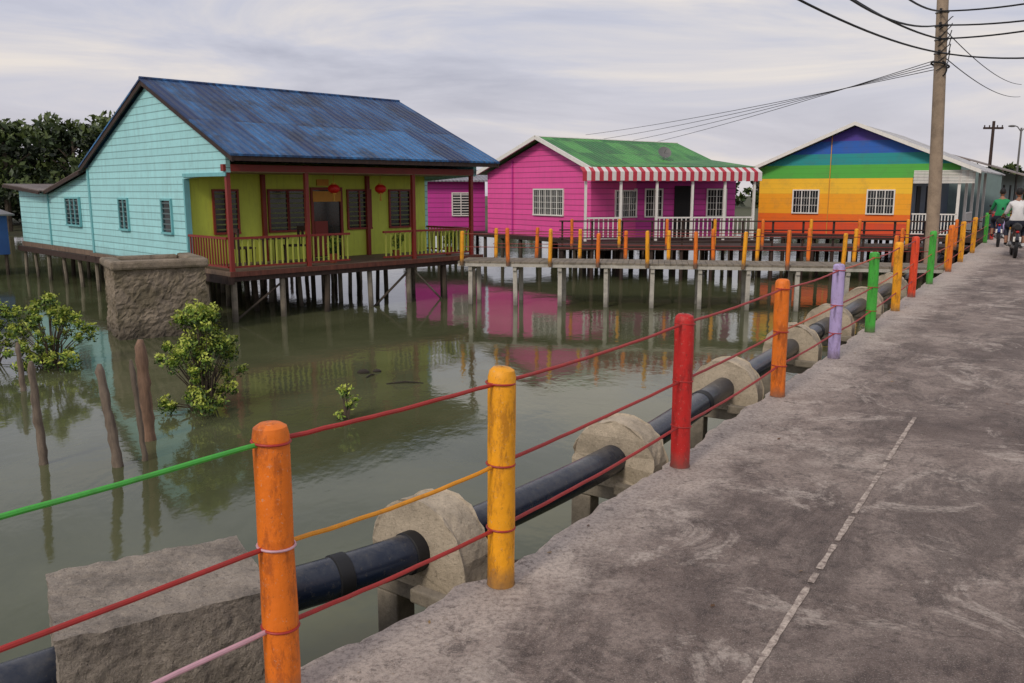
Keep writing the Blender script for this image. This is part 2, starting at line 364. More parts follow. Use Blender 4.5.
# fallen dry leaves
dl=MB()
for i in range(46):
    t_=rng.uniform(0,16); k=int(min(len(posts)-2,3+t_/2)); p=posts[k]+(posts[k+1]-posts[k])*rng.random(); dd=(posts[k+1]-posts[k]).normalized()
    off=rng.uniform(0,1)**2*2.8; c_=Vector((p.x+dd.y*off,p.y-dd.x*off,.007)); th=rng.uniform(0,6.28); u=Vector((math.cos(th),math.sin(th),.15)); v_=Vector((-math.sin(th),math.cos(th),rng.uniform(-.2,.3))); s_=rng.uniform(.012,.024)
    dl.add([c_-u*s_,c_+v_*s_*.45,c_+u*s_,c_-v_*s_*.4],[(0,1,2,3)],int(rng.integers(0,2)))
dl.obj('leaf_litter',[plain('dry_leaf',sr(96,66,38),.8),plain('dry_leaf_pale',sr(150,120,76),.8)])
root=empty('path_supports'); pp=MB()
for i in range(2,len(posts)-1):
    p=posts[i]; dd=(posts[i+1]-posts[i-1]).normalized(); T=frame((p.x,p.y),(dd.x,dd.y))
    pp.box(T,-.12,.12,-PW+.1,.02,-.58,-.345)
    for y in (-.2,-PW+.4): pp.box(T,-.1,.1,y-.1,y+.1,-1.8,-.585)
pp.obj('piles_and_beams',[M['piledk']],root)
# =============== fence
fence=empty('painted_fence')
PC={'o':sr(242,124,24),'y':sr(250,170,22),'r':sr(204,36,32),'l':sr(190,172,218),'g':sr(72,180,60),'ro':sr(238,76,34),'p':sr(120,60,150)}
PM={k:postpaint('post_'+k,v) for k,v in PC.items()}
pcol=['r','g','g','o','y','r','o','l','g','y','ro','g','o','y','y','g','r','o','l','g','y','r']
def post(mb,x,y,h,r,z0=0,mi=0,lean=(0,0),seg=4):
    pr=[(z0,r*1.05)]+[(z0+.02+(h-.06)*k/seg,r) for k in range(seg+1)]+[(z0+h-.012,r*.9),(z0+h,r*.62),(z0+h+.003,r*.1)]
    mb.tube([(x+lean[0]*(z-z0)+rng.uniform(-.0015,.0015),y+lean[1]*(z-z0),z) for z,_ in pr],[q*(1+rng.uniform(-.02,.02)) for _,q in pr],24,mi)
for i in range(2,34):
    c=pcol[i%len(pcol)]; mb=MB(); p=posts[i]
    post(mb,p.x,p.y,1.0+rng.uniform(-.012,.012),.061,0.0,0,(rng.uniform(-.018,.018),rng.uniform(-.01,.01)),9)
    mb.obj('post_%02d'%i,[PM[c]],fence,True)
RC={'g':paint('rail_green',sr(70,170,60),.5,.3,.5,12),'r':paint('rail_red',sr(170,44,38),.55,.35,.6,12),'y':paint('rail_yellow',sr(228,150,20),.5,.3,.5,12),'w':paint('rail_pale',sr(206,160,170),.5,.3,.5,12),'o':paint('rail_orange',sr(200,84,36),.5,.3,.5,12)}
rk=list(RC); segs={2:('g','r','w'),3:('r','y','r'),4:('r','r','r'),5:('r','r','r'),6:('r','o','r'),7:('o','r','r')}
rl=MB()
for i in range(2,33):
    a,b=posts[i],posts[i+1]; cs=segs.get(i,('r','o','r'))
    for h,cc in zip((.93,.565,.27),cs):
        pts=[]; sg=rng.uniform(.004,.022)
        for k in range(17):
            t_=k/16; s_=-sg*math.sin(math.pi*t_); q=a+(b-a)*t_; pts.append((q.x,q.y,h+s_+rng.uniform(-.0016,.0016)))
        rl.tube(pts,.009,8,rk.index(cc))
for h in (.93,.565,.27):
    for i in range(2,9): rl.torus((posts[i].x,posts[i].y,h),(0.05,0.03,1),.063,.0045,24,6,3 if (i==3 and h==.565) else 1)
rl.obj('rails',[RC[k] for k in rk],fence,True)
# =============== water pipe and saddles
PZ=-.36
pipe_pts=[(-3.9,1.9),(-2.18,3.31),(-1.36,4.1),(-.49,4.85),(.87,6.6),(2.35,9.07),(3.86,11.5),(5.1,13.5),(6.6,15.9),(8.3,18.6),(10.0,21.3),(13,26.1),(20,37)]
pm=MB()
P=[Vector((x_,y_,PZ)) for x_,y_ in pipe_pts]; sm=[]
for i in range(len(P)-1):
    p0=P[max(i-1,0)];p1=P[i];p2=P[i+1];p3=P[min(i+2,len(P)-1)]
    for k in range(10):
        t_=k/10; sm.append(.5*((2*p1)+(p2-p0)*t_+(2*p0-5*p1+4*p2-p3)*t_*t_+(3*p1-p0-3*p2+p3)*t_**3))
sm.append(P[-1]); pm.tube(sm,.118,28)
for k in (25,29,47,66):
    d=(sm[k+1]-sm[k]).normalized(); pm.tube([sm[k]-d*.045,sm[k]-d*.04,sm[k]+d*.04,sm[k]+d*.045],[.12,.127,.127,.12],28,1)
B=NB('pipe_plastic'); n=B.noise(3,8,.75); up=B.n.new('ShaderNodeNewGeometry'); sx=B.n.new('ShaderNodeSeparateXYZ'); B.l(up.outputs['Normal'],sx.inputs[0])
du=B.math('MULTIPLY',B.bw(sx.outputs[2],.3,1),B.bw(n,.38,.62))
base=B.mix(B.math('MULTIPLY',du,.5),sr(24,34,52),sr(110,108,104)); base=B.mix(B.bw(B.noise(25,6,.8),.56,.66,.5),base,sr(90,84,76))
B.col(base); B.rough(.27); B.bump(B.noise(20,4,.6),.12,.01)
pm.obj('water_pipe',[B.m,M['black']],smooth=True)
csad=concrete('saddle_concrete',sr(190,175,152),.5,1.3,3,.7,speck=.4,tide=False)
def saddle(x,y,d,s_=1.15):
    T=frame((x,y),d); R=.31*s_; th=.125; n=22; z0=-.58
    prof=[(-R,z0)]+[(-R*math.cos(math.pi*k/n),-.41+R*.98*math.sin(math.pi*k/n)) for k in range(n+1)]+[(R,z0)]
    mb=MB(); nx=5; vs=[];fs=[]; m=len(prof)
    for i in range(nx+1):
        xx=-th+2*th*i/nx
        for (y_,z_) in prof:
            q=T(xx,y_,z_); q+=mn.noise_vector(q*8)*.015+mn.noise_vector(q*25)*.006; vs.append(q)
    for i in range(nx):
        for k in range(m): fs.append((i*m+k,(i+1)*m+k,(i+1)*m+(k+1)%m,i*m+(k+1)%m))
    fs.append(tuple(range(m))[::-1]); fs.append(tuple(range(nx*m,(nx+1)*m)))
    mb.add(vs,fs)
    o=mb.obj('pipe_saddle',[csad],bevel=.014)
    b=MB()
    b.box(T,-.09,.09,-.75,.5,-.72,-.585)
    b.box(T,-.08,.08,.22,.4,-1.8,-.725); b.box(T,-.08,.08,-.36,-.2,-1.8,-.725)
    b.box(T,.16,.26,-.5,.25,-.70,-.62,1)
    b.box(T,-.3,-.22,-.42,-.1,-.585,-.50,0)
    b.box(T,-.05,.06,-.62,-.5,-.58,-.44,0)
    b.obj('support_beam',[M['pile'],M['piledk']],o,bevel=.012)
for (x_,y_),(dx,dy) in [((-.49,4.85),(.6,.8)),((.87,6.6),(.56,.83)),((2.35,9.07),(.52,.85)),((3.86,11.5),(.53,.85)),((5.1,13.5),(.54,.84)),((6.6,15.9),(.54,.84)),((8.3,18.6),(.54,.84))]:
    saddle(x_,y_,(dx,dy))
# loose timber props beside the pipe
mb=MB()
for (x_,y_) in ((-.05,4.75),(.35,5.4),(1.1,6.4),(1.55,7.1),(2.4,8.5),(2.9,9.4)):
    th=rng.uniform(0,3.1); l=rng.uniform(.25,.45); T=frame((x_,y_),(math.cos(th),math.sin(th)))
    z_=-.66-rng.uniform(0,.05); mb.box(T,-l,l,-.035,.035,z_-.04,z_); mb.box(T,-.04,.04,-.035,.035,-1.8,z_-.045)
mb.obj('timber_props',[wood('wet_timber',sr(110,90,70))])
def rough_box(name,T,x0,x1,y0,y1,z0,z1,mat,n=14,amp=.018,taper=0):
    mb=MB()
    def face(fn,nu,nv):
        vs=[];fs=[]
        for i in range(nu+1):
            for j in range(nv+1): vs.append(fn(i/nu,j/nv))
        for i in range(nu):
            for j in range(nv): fs.append((i*(nv+1)+j,(i+1)*(nv+1)+j,(i+1)*(nv+1)+j+1,i*(nv+1)+j+1))
        mb.add(vs,fs)
    def P_(x,y,z):
        cx,cy=(x0+x1)/2,(y0+y1)/2; f=1-taper*(z-z0)/(z1-z0); x=cx+(x-cx)*f; y=cy+(y-cy)*f
        q=T(x,y,z); return q+mn.noise_vector(q*3.1)*amp*.8+mn.noise_vector(q*13)*amp*.6+mn.noise_vector(q*32)*amp*.4
    X=lambda u:x0+(x1-x0)*u; Y=lambda u:y0+(y1-y0)*u; Z=lambda u:z0+(z1-z0)*u
    face(lambda u,v:P_(X(u),Y(v),z1),n,n); face(lambda u,v:P_(X(u),y0,Z(v)),n,n); face(lambda u,v:P_(X(u),y1,Z(1-v)),n,n)
    face(lambda u,v:P_(x0,Y(u),Z(1-v)),n,n); face(lambda u,v:P_(x1,Y(u),Z(v)),n,n)
    return mb.obj(name,[mat])
bl=concrete('block_concrete',sr(164,152,138),.38,1.4,4,1.0,speck=.6,tide=False)
Tb=frame((-1.70,3.78),(.86,.51))
rough_box('concrete_thrust_block',Tb,-.44,.46,-.38,.36,-1.5,-.08,bl,70,.014)
Tt=frame((-7.25,17.2),(.85,.53))
tkm=concrete('tank_concrete',sr(150,136,118),.35,1.4,2.5,1.0,moss=sr(92,84,62),speck=.45)
rt=rough_box('ruined_concrete_tank',Tt,-.85,.85,-.8,.8,-1.5,.3,tkm,40,.045,.03)
m2=MB(); m2.box(Tt,-.90,.90,-.85,-.6,.24,.42); m2.box(Tt,-.90,-.6,-.6,.85,.24,.40); m2.box(Tt,.6,.90,-.6,.85,.24,.43); m2.box(Tt,-.6,.6,.6,.85,.24,.41)
m2.obj('rim',[tkm],rt,bevel=.05)
stm=wood('stump_wood',sr(116,102,88)); stm2=wood('stump_rust',sr(128,100,80))
for fx,fy,tx,ty,tz,r,mt in [(-4.92,8.6,-5.0,8.65,.0,.045,stm),(-4.05,8.5,-4.27,8.6,-.02,.05,stm),(-3.9,8.75,-3.98,8.7,.0,.030,stm),(-4.2,9.5,-4.22,9.5,.08,.074,stm2),(-7.0,11.9,-7.1,12,-.4,.04,stm)]:
    mb=MB(); f=Vector((fx,fy,-1.6)); t_=Vector((tx,ty,tz)); pts=[f.lerp(t_,k/20)+Vector((rng.uniform(-.008,.008),rng.uniform(-.008,.008),0)) for k in range(21)]
    mb.tube(pts,[r*(1.1-.012*k+rng.uniform(-.12,.12)) for k in range(20)]+[r*.4],10); mb.obj('wooden_stump',[mt],smooth=True)
db=MB()
for x_,y_,l,a_ in [(-1.6,12.4,.55,.1),(-2.2,12.9,.25,1.2)]:
    d=Vector((math.cos(a_),math.sin(a_),0))*l/2; c_=Vector((x_,y_,WZ+.005)); db.tube([c_-d,c_+Vector((0,.02,.02)),c_+d],[.008,.014,.006],7)
db.ell((-2.35,13.15,WZ+.01),(.10,.07,.05),10,7); db.ell((-2.15,13.25,WZ+.01),(.07,.06,.03),10,7)
db.obj('driftwood_debris',[M['piledk']],smooth=True)
# =============== generic window
def window(mb,T,axis,x0,x1,z0,z1,y,out,mf=0,mg=1,ms=2,style='louver'):
    def bx(a0,a1,d0,d1,c0,c1,mi):
        lo,hi=sorted((y+out*d0,y+out*d1))
        if axis=='x': mb.box(T,a0,a1,lo,hi,c0,c1,mi)
        else: mb.box(T,lo,hi,a0,a1,c0,c1,mi)
    f=.05
    bx(x0-f,x1+f,-.01,.05,z1,z1+f,mf); bx(x0-f,x1+f,-.01,.07,z0-f,z0,mf); bx(x0-f,x0,-.01,.048,z0,z1,mf); bx(x1,x1+f,-.01,.048,z0,z1,mf)
    bx(x0,x1,-.01,.008,z0,z1,mg)
    n=int((z1-z0)/.11); nv=max(1,round((x1-x0)/.34))
    for k in range(1,nv):
        xc=x0+(x1-x0)*k/nv; bx(xc-.018,xc+.018,.008,.042,z0,z1,mf)
    if style=='louver':
        for k in range(n):
            zc=z0+(k+.5)*(z1-z0)/n; bx(x0,x1,.01,.028,zc-.012,zc+.02,ms)
    else:
        for k in range(1,n//2):
            zc=z0+k*(z1-z0)/(n//2); bx(x0,x1,.015,.03,zc-.008,zc+.008,mf)
        for k in range(1,nv*3):
            xc=x0+(x1-x0)*k/(nv*3); bx(xc-.006,xc+.006,.015,.03,z0,z1,mf)
def wedge_wall(mb,T,pts,y0,y1,mi=0):
    a=[T(x_,y0,z_) for x_,z_ in pts]; mb.prism(a,T(0,y1,0)-T(0,y0,0),mi)
def side_wall(mb,T,pts,x0,x1,mi=0):
    a=[T(x0,y_,z_) for y_,z_ in pts]; mb.prism(a[::-1],T(x1,0,0)-T(x0,0,0),mi)
def slab(mb,T,x0,x1,pa,pb_,th,mi=0):
    pts=[T(x0,pa[0],pa[1]),T(x1,pa[0],pa[1]),T(x1,pb_[0],pb_[1]),T(x0,pb_[0],pb_[1])]; mb.prism(pts,Vector((0,0,th)),mi)
def slabx(mb,T,y0,y1,pa,pb_,th,mi=0):
    pts=[T(pa[0],y0,pa[1]),T(pb_[0],y0,pb_[1]),T(pb_[0],y1,pb_[1]),T(pa[0],y1,pa[1])]; mb.prism(pts,Vector((0,0,th)),mi)
def railing(mb,T,x0,x1,y,h=.72,z=0,step=.13,axis='x',mp=0,mr=1):
    bx=(lambda a0,a1,b0,b1,c0,c1,mi: mb.box(T,a0,a1,y+b0,y+b1,c0,c1,mi)) if axis=='x' else (lambda a0,a1,b0,b1,c0,c1,mi: mb.box(T,y+b0,y+b1,a0,a1,c0,c1,mi))
    bx(x0,x1,-.03,.03,z+h-.03,z+h+.02,mr); bx(x0,x1,-.02,.02,z+.07,z+.11,mr)
    n=int((x1-x0)/step)
    for k in range(n): xc=x0+(k+.5)*(x1-x0)/n; bx(xc-.018,xc+.018,-.012,.012,z+.11,z+h-.03,mp)
# =============== HOUSE 1
h1=empty('blue_roof_stilt_house'); A=(-6.07,18.4); e1=(.709,.705); T=frame(A,e1); QW=2.1; EN=8.2; RM=3.8; LQ=11.9
mb=MB()
gp=[(QW,0),(EN,0),(EN,2.36),(RM,4.22),(-.0,2.44),(0,2.12),(QW,2.0)]
side_wall(mb,T,gp,0,.1); side_wall(mb,T,gp,7.1,7.2)
mb.box(T,.1,7.1,EN-.1,EN,0,2.3)
lp=[(EN+.002,.05),(14.9,.05),(14.9,1.74),(LQ,1.62),(EN+.002,2.26)]
side_wall(mb,T,lp,.02,.12); side_wall(mb,T,lp,6.9,7.0); mb.box(T,.12,6.9,14.8,14.9,.05,1.7)
mb.obj('siding_walls',[M['cyan']],h1)
mb=MB(); mb.box(T,.102,7.098,QW,QW+.1,.0,2.42); mb.obj('porch_wall',[M['lime']],h1)
mb=MB(); mb.box(T,.1,7.1,.02,QW-.01,2.13,2.16); mb.obj('porch_ceiling',[paint('ceiling_board',sr(150,130,100))],h1)
mb=MB(); mb.box(T,-.03,.1,QW-.07,QW-.003,0,2.0,0); mb.box(T,-.03,-.003,EN-.06,EN+.05,0,2.32,0); mb.box(T,-.03,-.003,0,QW,2.04,2.12); mb.box(T,-.02,.018,LQ-.04,LQ+.04,.05,1.6,0)
mb.obj('trim',[M['cyan_dk']],h1)
bluer=corr('blue_roof',sr(14,46,92),sr(52,116,172),e1,.19,.5,rust=sr(14,26,50),patch=.22,rk=.8,lo=.40,hi=.62,ph=.8,pv=3.1)
mb=MB(); RX0,RX1=-.16,7.55; ap=(RM,4.33)
slab(mb,T,RX0,RX1,(-.55,2.45),ap,.045); slab(mb,T,RX0,RX1,ap,(8.45,2.36),.045)
mb.tube([T(RX0,RM,4.37),T(RX1,RM,4.37)],.045,8)
mb.obj('roof_sheets',[bluer],h1)
mb=MB(); slab(mb,T,-.15,7.2,(8.4,2.28),(LQ+.1,1.66),.04); slab(mb,T,-.3,7.2,(LQ-.3,1.70),(15.4,1.92),.04); mb.obj('rear_roof',[corr('old_zinc',sr(96,84,78),sr(132,118,108),e1,.16,.6,rust=sr(84,60,46))],h1)
mb=MB()
for x0 in (RX0+.02,RX1-.07):
    for pa,pb_ in (((-.55,2.33),(RM,4.21)),((RM,4.21),(8.45,2.24))): slab(mb,T,x0,x0+.04,pa,pb_,.115)
mb.box(T,RX0+.06,RX1-.07,-.53,-.50,2.35,2.46)
for k in range(16): xx=RX0+.2+k*.49; slab(mb,T,xx-.03,xx+.03,(-.49,2.36),(.0,2.57),.08)
slab(mb,T,-.19,-.15,(8.4,2.18),(LQ-.3,1.62),.1); slab(mb,T,-.34,-.30,(LQ-.3,1.62),(15.4,1.84),.09)
mb.obj('fascia_and_rafters',[M['darkbrown']],h1)
mb=MB()
for x_ in (.05,1.96,5.06,7.05): mb.box(T,x_-.045,x_+.045,.02,.11,0,2.3,0)
for x_ in (1.96,5.06): mb.box(T,x_-.05,x_+.05,QW-.1,QW-.003,0,2.12,0)
mb.box(T,-.06,7.2,.0,.13,2.145,2.29,0)
mb.obj('porch_posts',[M['redbrown']],h1)
mb=MB()
railing(mb,T,.1,1.9,.07); railing(mb,T,2.02,3.1,.07); railing(mb,T,4.1,5.0,.07); railing(mb,T,5.12,7.0,.07)
railing(mb,T,.14,QW-.1,.0,axis='y',mp=1); railing(mb,T,.14,QW-.1,7.08,axis='y')
mb.obj('porch_railing',[M['limerail'],M['redbrown']],h1)
mb=MB(); mb.box(T,-.1,7.3,-.12,EN+.1,-.09,-.002); mb.box(T,0,7.1,EN+.1,15,-.1,.045)
for k in range(12): mb.box(T,-.14+0,7.3,-.1+k*.78,.0+k*.78,-.21,-.095,1)
mb.box(T,-.14,-.02,-.14,15,-.26,-.1,1); mb.box(T,-.1,7.3,-.15,-.122,-.10,.01,2)
mb.obj('deck',[M['deck'],M['darkbrown'],wood('deck_edge',sr(104,58,44))],h1)
mb=MB()
for iq,q in enumerate([0,1.3,2.6,4.0,5.4,6.8,8.2,9.6,11,12.4,13.8,14.8]):
    for im,m_ in enumerate([0.03,1.2,2.4,3.6,4.8,6.0,7.05]):
        mi=1 if (im+iq)%3==2 and im else 0; r=.05+.02*rng.random(); l=rng.uniform(-.08,.08); l2=rng.uniform(-.05,.05)
        mb.tube([T(m_+l,q+l2,-1.8),T(m_,q,-.22)],[r*1.05,r],8,mi)
mb.tube([T(0,0,-1.1),T(1.2,0,-.3)],.025,6,1); mb.tube([T(3.6,0,-1.2),T(4.8,0,-.3)],.03,6,1); mb.tube([T(6,0,-1.2),T(5,.0,-.3)],.025,6,0)
mb.obj('stilts',[M['pile'],M['piledk']],h1,True)
mb=MB()
for a_,b_ in ((.70,1.27),(2.14,2.62),(2.68,3.12),(4.46,5.15),(5.84,6.5)): window(mb,T,'x',a_,b_,.75,1.72,QW,-1)
mb.box(T,3.36,4.2,QW-.015,QW+.01,.02,1.75,1); mb.box(T,3.3,3.37,QW-.06,QW,.0,1.82,0); mb.box(T,4.19,4.26,QW-.06,QW,.0,1.82,0); mb.box(T,3.37,4.19,QW-.06,QW,1.75,1.82,0)
mb.box(T,3.39,3.78,QW-.05,QW-.02,.05,.95,0); mb.box(T,3.35,4.2,QW-.07,QW-.062,1.45,1.72,3)
mb.box(T,3.5,3.85,QW-.05,QW-.012,1.86,2.02,3)
mb.obj('porch_windows_and_door',[M['redbrown'],M['glass'],paint('louver_green',sr(112,122,66)),paint('sign_yellow',sr(214,150,50))],h1)
mb=MB()
for a_,b_ in ((2.85,3.35),(5.5,6.05),(9.1,10.2)): window(mb,T,'y',a_,b_,.75,1.5,-.0,-1)
mb.obj('side_windows',[M['cyan_dk'],M['glass'],paint('louver_grey',sr(90,110,112))],h1)
for x_ in (3.15,4.55):
    mb=MB(); c_=T(x_,.75,1.78)
    mb.ell(c_,(.15,.15,.115),18,10,0); mb.tube([c_+Vector((0,0,.1)),c_+Vector((0,0,.135))],.06,10,1); mb.tube([c_-Vector((0,0,.135)),c_-Vector((0,0,.1))],.06,10,1)
    mb.tube([c_+Vector((0,0,.13)),c_+Vector((0,0,.36))],.006,5,1); mb.tube([c_-Vector((0,0,.3)),c_-Vector((0,0,.13))],[.03,.012],7,1)
    mb.obj('red_lantern',[plain('lantern_red',sr(200,24,20),.5),plain('lantern_gold',sr(200,150,40),.5)],smooth=True)
def chair(T,x_,y_,s_):
    mb=MB()
    for a_ in (-.19,.19):
        for b_ in (-.19,.19): mb.box(T,x_+a_-.02,x_+a_+.02,y_+b_-.02,y_+b_+.02,0,.4)
    mb.box(T,x_-.22,x_+.22,y_-.22,y_+.22,.4,.44)
    for k in (-.19,.0,.19): mb.box(T,x_+s_*.2-.02,x_+s_*.2+.02,y_+k-.03,y_+k+.03,.44,.85)
    mb.box(T,x_+s_*.2-.025,x_+s_*.2+.025,y_-.22,y_+.22,.78,.88); mb.obj('wooden_chair',[M['darkbrown']])
chair(T,.9,1.2,-1); chair(T,2.3,1.2,1)
mb=MB(); mb.box(T,1.25,1.95,.9,1.5,.6,.64)
for a_ in (1.3,1.9):
    for b_ in (.95,1.45): mb.box(T,a_-.025,a_+.025,b_-.025,b_+.025,0,.6)
mb.obj('wooden_table',[M['darkbrown']])
for x_,y_ in ((4.8,.45),(6.6,.5),(2.9,.5)):
    r_=empty('potted_plant'); mb=MB(); c_=T(x_,y_,0); mb.tube([c_,c_+Vector((0,0,.22))],[.08,.12],12); mb.obj('pot',[plain('terracotta',sr(150,80,50),.8)],r_,True)
    L=MB(); leaves(L,[tuple(c_+Vector((0,0,.4))),tuple(c_+Vector((.06,0,.55)))],[.16,.13],220,.05); L.obj('leaves',lb,r_)
# =============== HOUSE 2 pink
h2=empty('pink_gable_house'); G2=(.6,-.8); T2=frame((-1.0,35.4),G2); WD=6.3; DP=7.0; RD=3.6
mb=MB(); pts=[(0,0),(WD,0),(WD,2.5),(RD,3.58),(0,2.42)]
wedge_wall(mb,T2,pts,0,.1); wedge_wall(mb,T2,pts,DP-.1,DP); mb.box(T2,0,.1,.1,DP-.1,0,2.40); mb.box(T2,WD-.1,WD,.1,DP-.1,0,2.48)
mb.obj('walls',[M['pink']],h2)
mb=MB(); greenr=corr('green_roof',sr(40,120,50),sr(84,164,72),(-G2[1],G2[0]),.2,.5,rust=sr(56,92,50),lo=.4,hi=.6)
slabx(mb,T2,-.35,DP+.3,(RD,3.66),(WD+.4,2.44),.04); slabx(mb,T2,-.35,DP+.3,(-.4,2.36),(RD,3.66),.04)
mb.obj('roof_sheets',[greenr],h2)
mb=MB()
slabx(mb,T2,-.4,-.34,(RD,3.60),(WD+.42,2.37),.15); slabx(mb,T2,-.4,-.34,(-.42,2.29),(RD,3.60),.15)
mb.tube([T2(RD,-.4,3.70),T2(RD,DP+.3,3.70)],.035,6)
mb.obj('white_fascia',[M['white']],h2)
mb=MB(); window(mb,T2,'x',3.1,4.8,.85,1.75,0,-1,style='grille'); window(mb,T2,'y',1.2,2.2,.8,1.7,WD,1,style='grille'); mb.obj('windows',[M['white'],M['glass'],M['white']],h2)
mb=MB(); mb.box(T2,1.7,1.76,-.05,-.003,0,2.9); mb.obj('downpipe',[M['magenta']],h2)
mb=MB(); mb.box(T2,-.2,WD+.2,-.35,DP,-.14,-.003); mb.obj('floor_deck',[M['darkbrown']],h2)
Tp=frame((2.4,29.4),(.985,.17)); PL=6.4
mb=MB(); mb.box(Tp,1.7,PL,1.9,2.0,0,2.5); mb.box(Tp,PL-.1,PL,2.002,6,0,2.5); mb.obj('annex_wall',[M['magenta']],h2)
mb=MB(); slab(mb,Tp,0.6,PL+.1,(.55,2.53),(4.5,2.9),.04); mb.obj('annex_roof',[greenr],h2)
mb=MB(); ns=44
for k in range(ns):
    x0=k*(PL+.1)/ns; x1=(k+1)*(PL+.1)/ns
    mb.prism([Tp(x0,0,2.36),Tp(x1,0,2.36),Tp(x1,.4,2.52),Tp(x0,.4,2.52)],Vector((0,0,.015)),k%2)
    sc_=2.07 if k%2 else 2.05
    mb.prism([Tp(x0,0,sc_),Tp(x1,0,sc_),Tp(x1,0,2.365),Tp(x0,0,2.365)],Tp(0,-.015,0)-Tp(0,0,0),k%2)
mb.obj('striped_awning',[paint('awning_red',sr(186,52,68),.7,.15,.3),paint('awning_white',sr(222,216,212),.7,.1,.3)],h2)
mb=MB()
for x_ in (.15,1.4,2.7,4.0,5.2,6.3): mb.box(Tp,x_-.04,x_+.04,.1,.18,0,2.15)
railing(mb,Tp,2.75,6.3,.14,.8,0,.16,mp=0,mr=0); railing(mb,Tp,.2,1.4,.14,.8,0,.16,mp=0,mr=0)
mb.obj('porch_posts_and_rails',[M['white']],h2)
mb=MB()
for a_,b_ in ((1.95,2.5),(2.9,3.5),(5.3,6.0)): window(mb,Tp,'x',a_,b_,.8,1.75,1.9,-1,style='grille')
mb.box(Tp,4.0,4.75,1.86,1.91,0,1.9,1); mb.obj('annex_windows',[M['white'],M['dark'],M['white']],h2)
mb=MB(); mb.box(Tp,-.2,PL+.3,-.5,6,-.16,-.006); mb.box(Tp,-.2,PL+.3,-.53,-.5,-.22,.0); mb.obj('annex_deck',[M['darkbrown']],h2)
mb=MB()
for x_ in np.arange(0,PL+.4,1.05):
    for y_ in (-.4,1.0,2.6,4.2): mb.tube([Tp(x_,y_,-1.8),Tp(x_,y_,-.16)],.07,8,0)
for x_ in np.arange(.1,WD,1.2):
    for y_ in (-.2,1.6,3.4,5.2): mb.tube([T2(x_,y_,-1.8),T2(x_,y_,-.14)],.07,8,0)
mb.obj('stilts',[M['piledk']],h2,True)
mb=MB(); c_=T2(5.6,4.4,3.15); mb.tube([T2(5.6,4.4,2.75),c_],.02,6,1)
d=Vector((.1,-.8,.55)).normalized(); a_=d.cross(Vector((0,0,1))).normalized(); b_=a_.cross(d)
vs=[c_]
for r in (.1,.2,.26):
    for k in range(16): vs.append(c_+d*(r*r*.9)+(a_*math.cos(k*math.pi/8)+b_*math.sin(k*math.pi/8))*r)
fs=[(0,1+k,1+(k+1)%16) for k in range(16)]+[(1+j*16+k,1+(j+1)*16+k,1+(j+1)*16+(k+1)%16,1+j*16+(k+1)%16) for j in range(2) for k in range(16)]
mb.add(vs,fs,0); mb.tube([c_,c_+d*.3],.01,5,1); mb.obj('satellite_dish',[M['greydk'],M['metal']],smooth=True)
hb=empty('magenta_house'); Tm=frame((-4.2,36.5),(.98,.2)); mb=MB()
mb.box(Tm,0,3.1,0,.1,0,2.1); mb.box(Tm,0,.1,.1,5,0,2.1); mb.box(Tm,3.0,3.1,.1,5,0,2.1); mb.obj('walls',[M['magenta']],hb)
mb=MB(); slab(mb,Tm,-.3,3.4,(-.4,2.1),(2.6,2.6),.05); slab(mb,Tm,-.3,3.4,(2.6,2.6),(5.4,2.1),.05); mb.obj('roof',[corr('grey_zinc',sr(130,128,134),sr(160,158,164),(.98,.2))],hb)
mb=MB(); window(mb,Tm,'x',1.7,2.4,.7,1.6,0,-1); mb.obj('window',[M['white'],M['glass'],M['white']],hb)
mb=MB(); mb.box(Tm,-.1,3.3,-.8,5,-.15,-.003)
for x_ in (0,1,2,3):
    for y_ in (-.6,1.5,3.5): mb.tube([Tm(x_,y_,-1.8),Tm(x_,y_,-.15)],.07,8)
mb.obj('deck_and_stilts',[M['darkbrown']],hb)
# =============== HOUSE 3 rainbow
h3=empty('rainbow_house'); G3=(.83,-.56); T3=frame((10.4,36.3),G3); W3=5.9; WF=7.5; D3=10; EZ=2.68; AZ=4.28; mid=WF/2
B=NB('rainbow_paint'); z=B.math('MULTIPLY',B.dot((0,0,1)),.2)
bands=[(0,sr(226,78,34)),(.45,sr(242,112,24)),(.8,sr(250,168,26)),(1.6,sr(252,196,44)),(2.2,sr(84,178,66)),(2.72,sr(30,150,150)),(3.15,sr(34,98,190)),(3.65,sr(78,56,156))]
rb=B.ramp(z,[(p*.2,c_) for p,c_ in bands],'CONSTANT'); rb=B.mix(B.bw(B.noise(2,7,.75),.48,.75,.3),rb,(.12,.1,.08,1))
pl=B.math('FRACT',B.math('MULTIPLY',B.dot((0,0,1)),5)); rb=B.mix(1.0,rb,B.ramp(pl,[(0,(.7,.7,.7,1)),(.08,(1,1,1,1))]),'MULTIPLY')
B.col(rb); B.rough(.55); B.bump(pl,-.3,.015)
mb=MB()
wedge_wall(mb,T3,[(0,.0),(W3,.0),(W3,2.25),(WF,2.25),(WF,EZ-.05),(mid,AZ-.05),(0,EZ-.05)],0,.1); mb.box(T3,0,.1,.1,D3,0,EZ-.05); mb.obj('rainbow_wall',[B.m],h3)
mb=MB(); mb.box(T3,W3-.1,W3,.1,D3,0,2.6); mb.obj('side_wall',[paint('bluegrey_wall',sr(70,84,104))],h3)
rw=corr('pale_roof',sr(186,184,182),sr(214,212,208),(-G3[1],G3[0]),.2,.5,rust=sr(150,140,132))
mb=MB(); slabx(mb,T3,-.4,D3,(-.35,EZ-.14),(mid,AZ),.05); slabx(mb,T3,-.4,D3,(mid,AZ),(WF+.7,EZ-.28),.05); mb.obj('roof_sheets',[rw],h3)
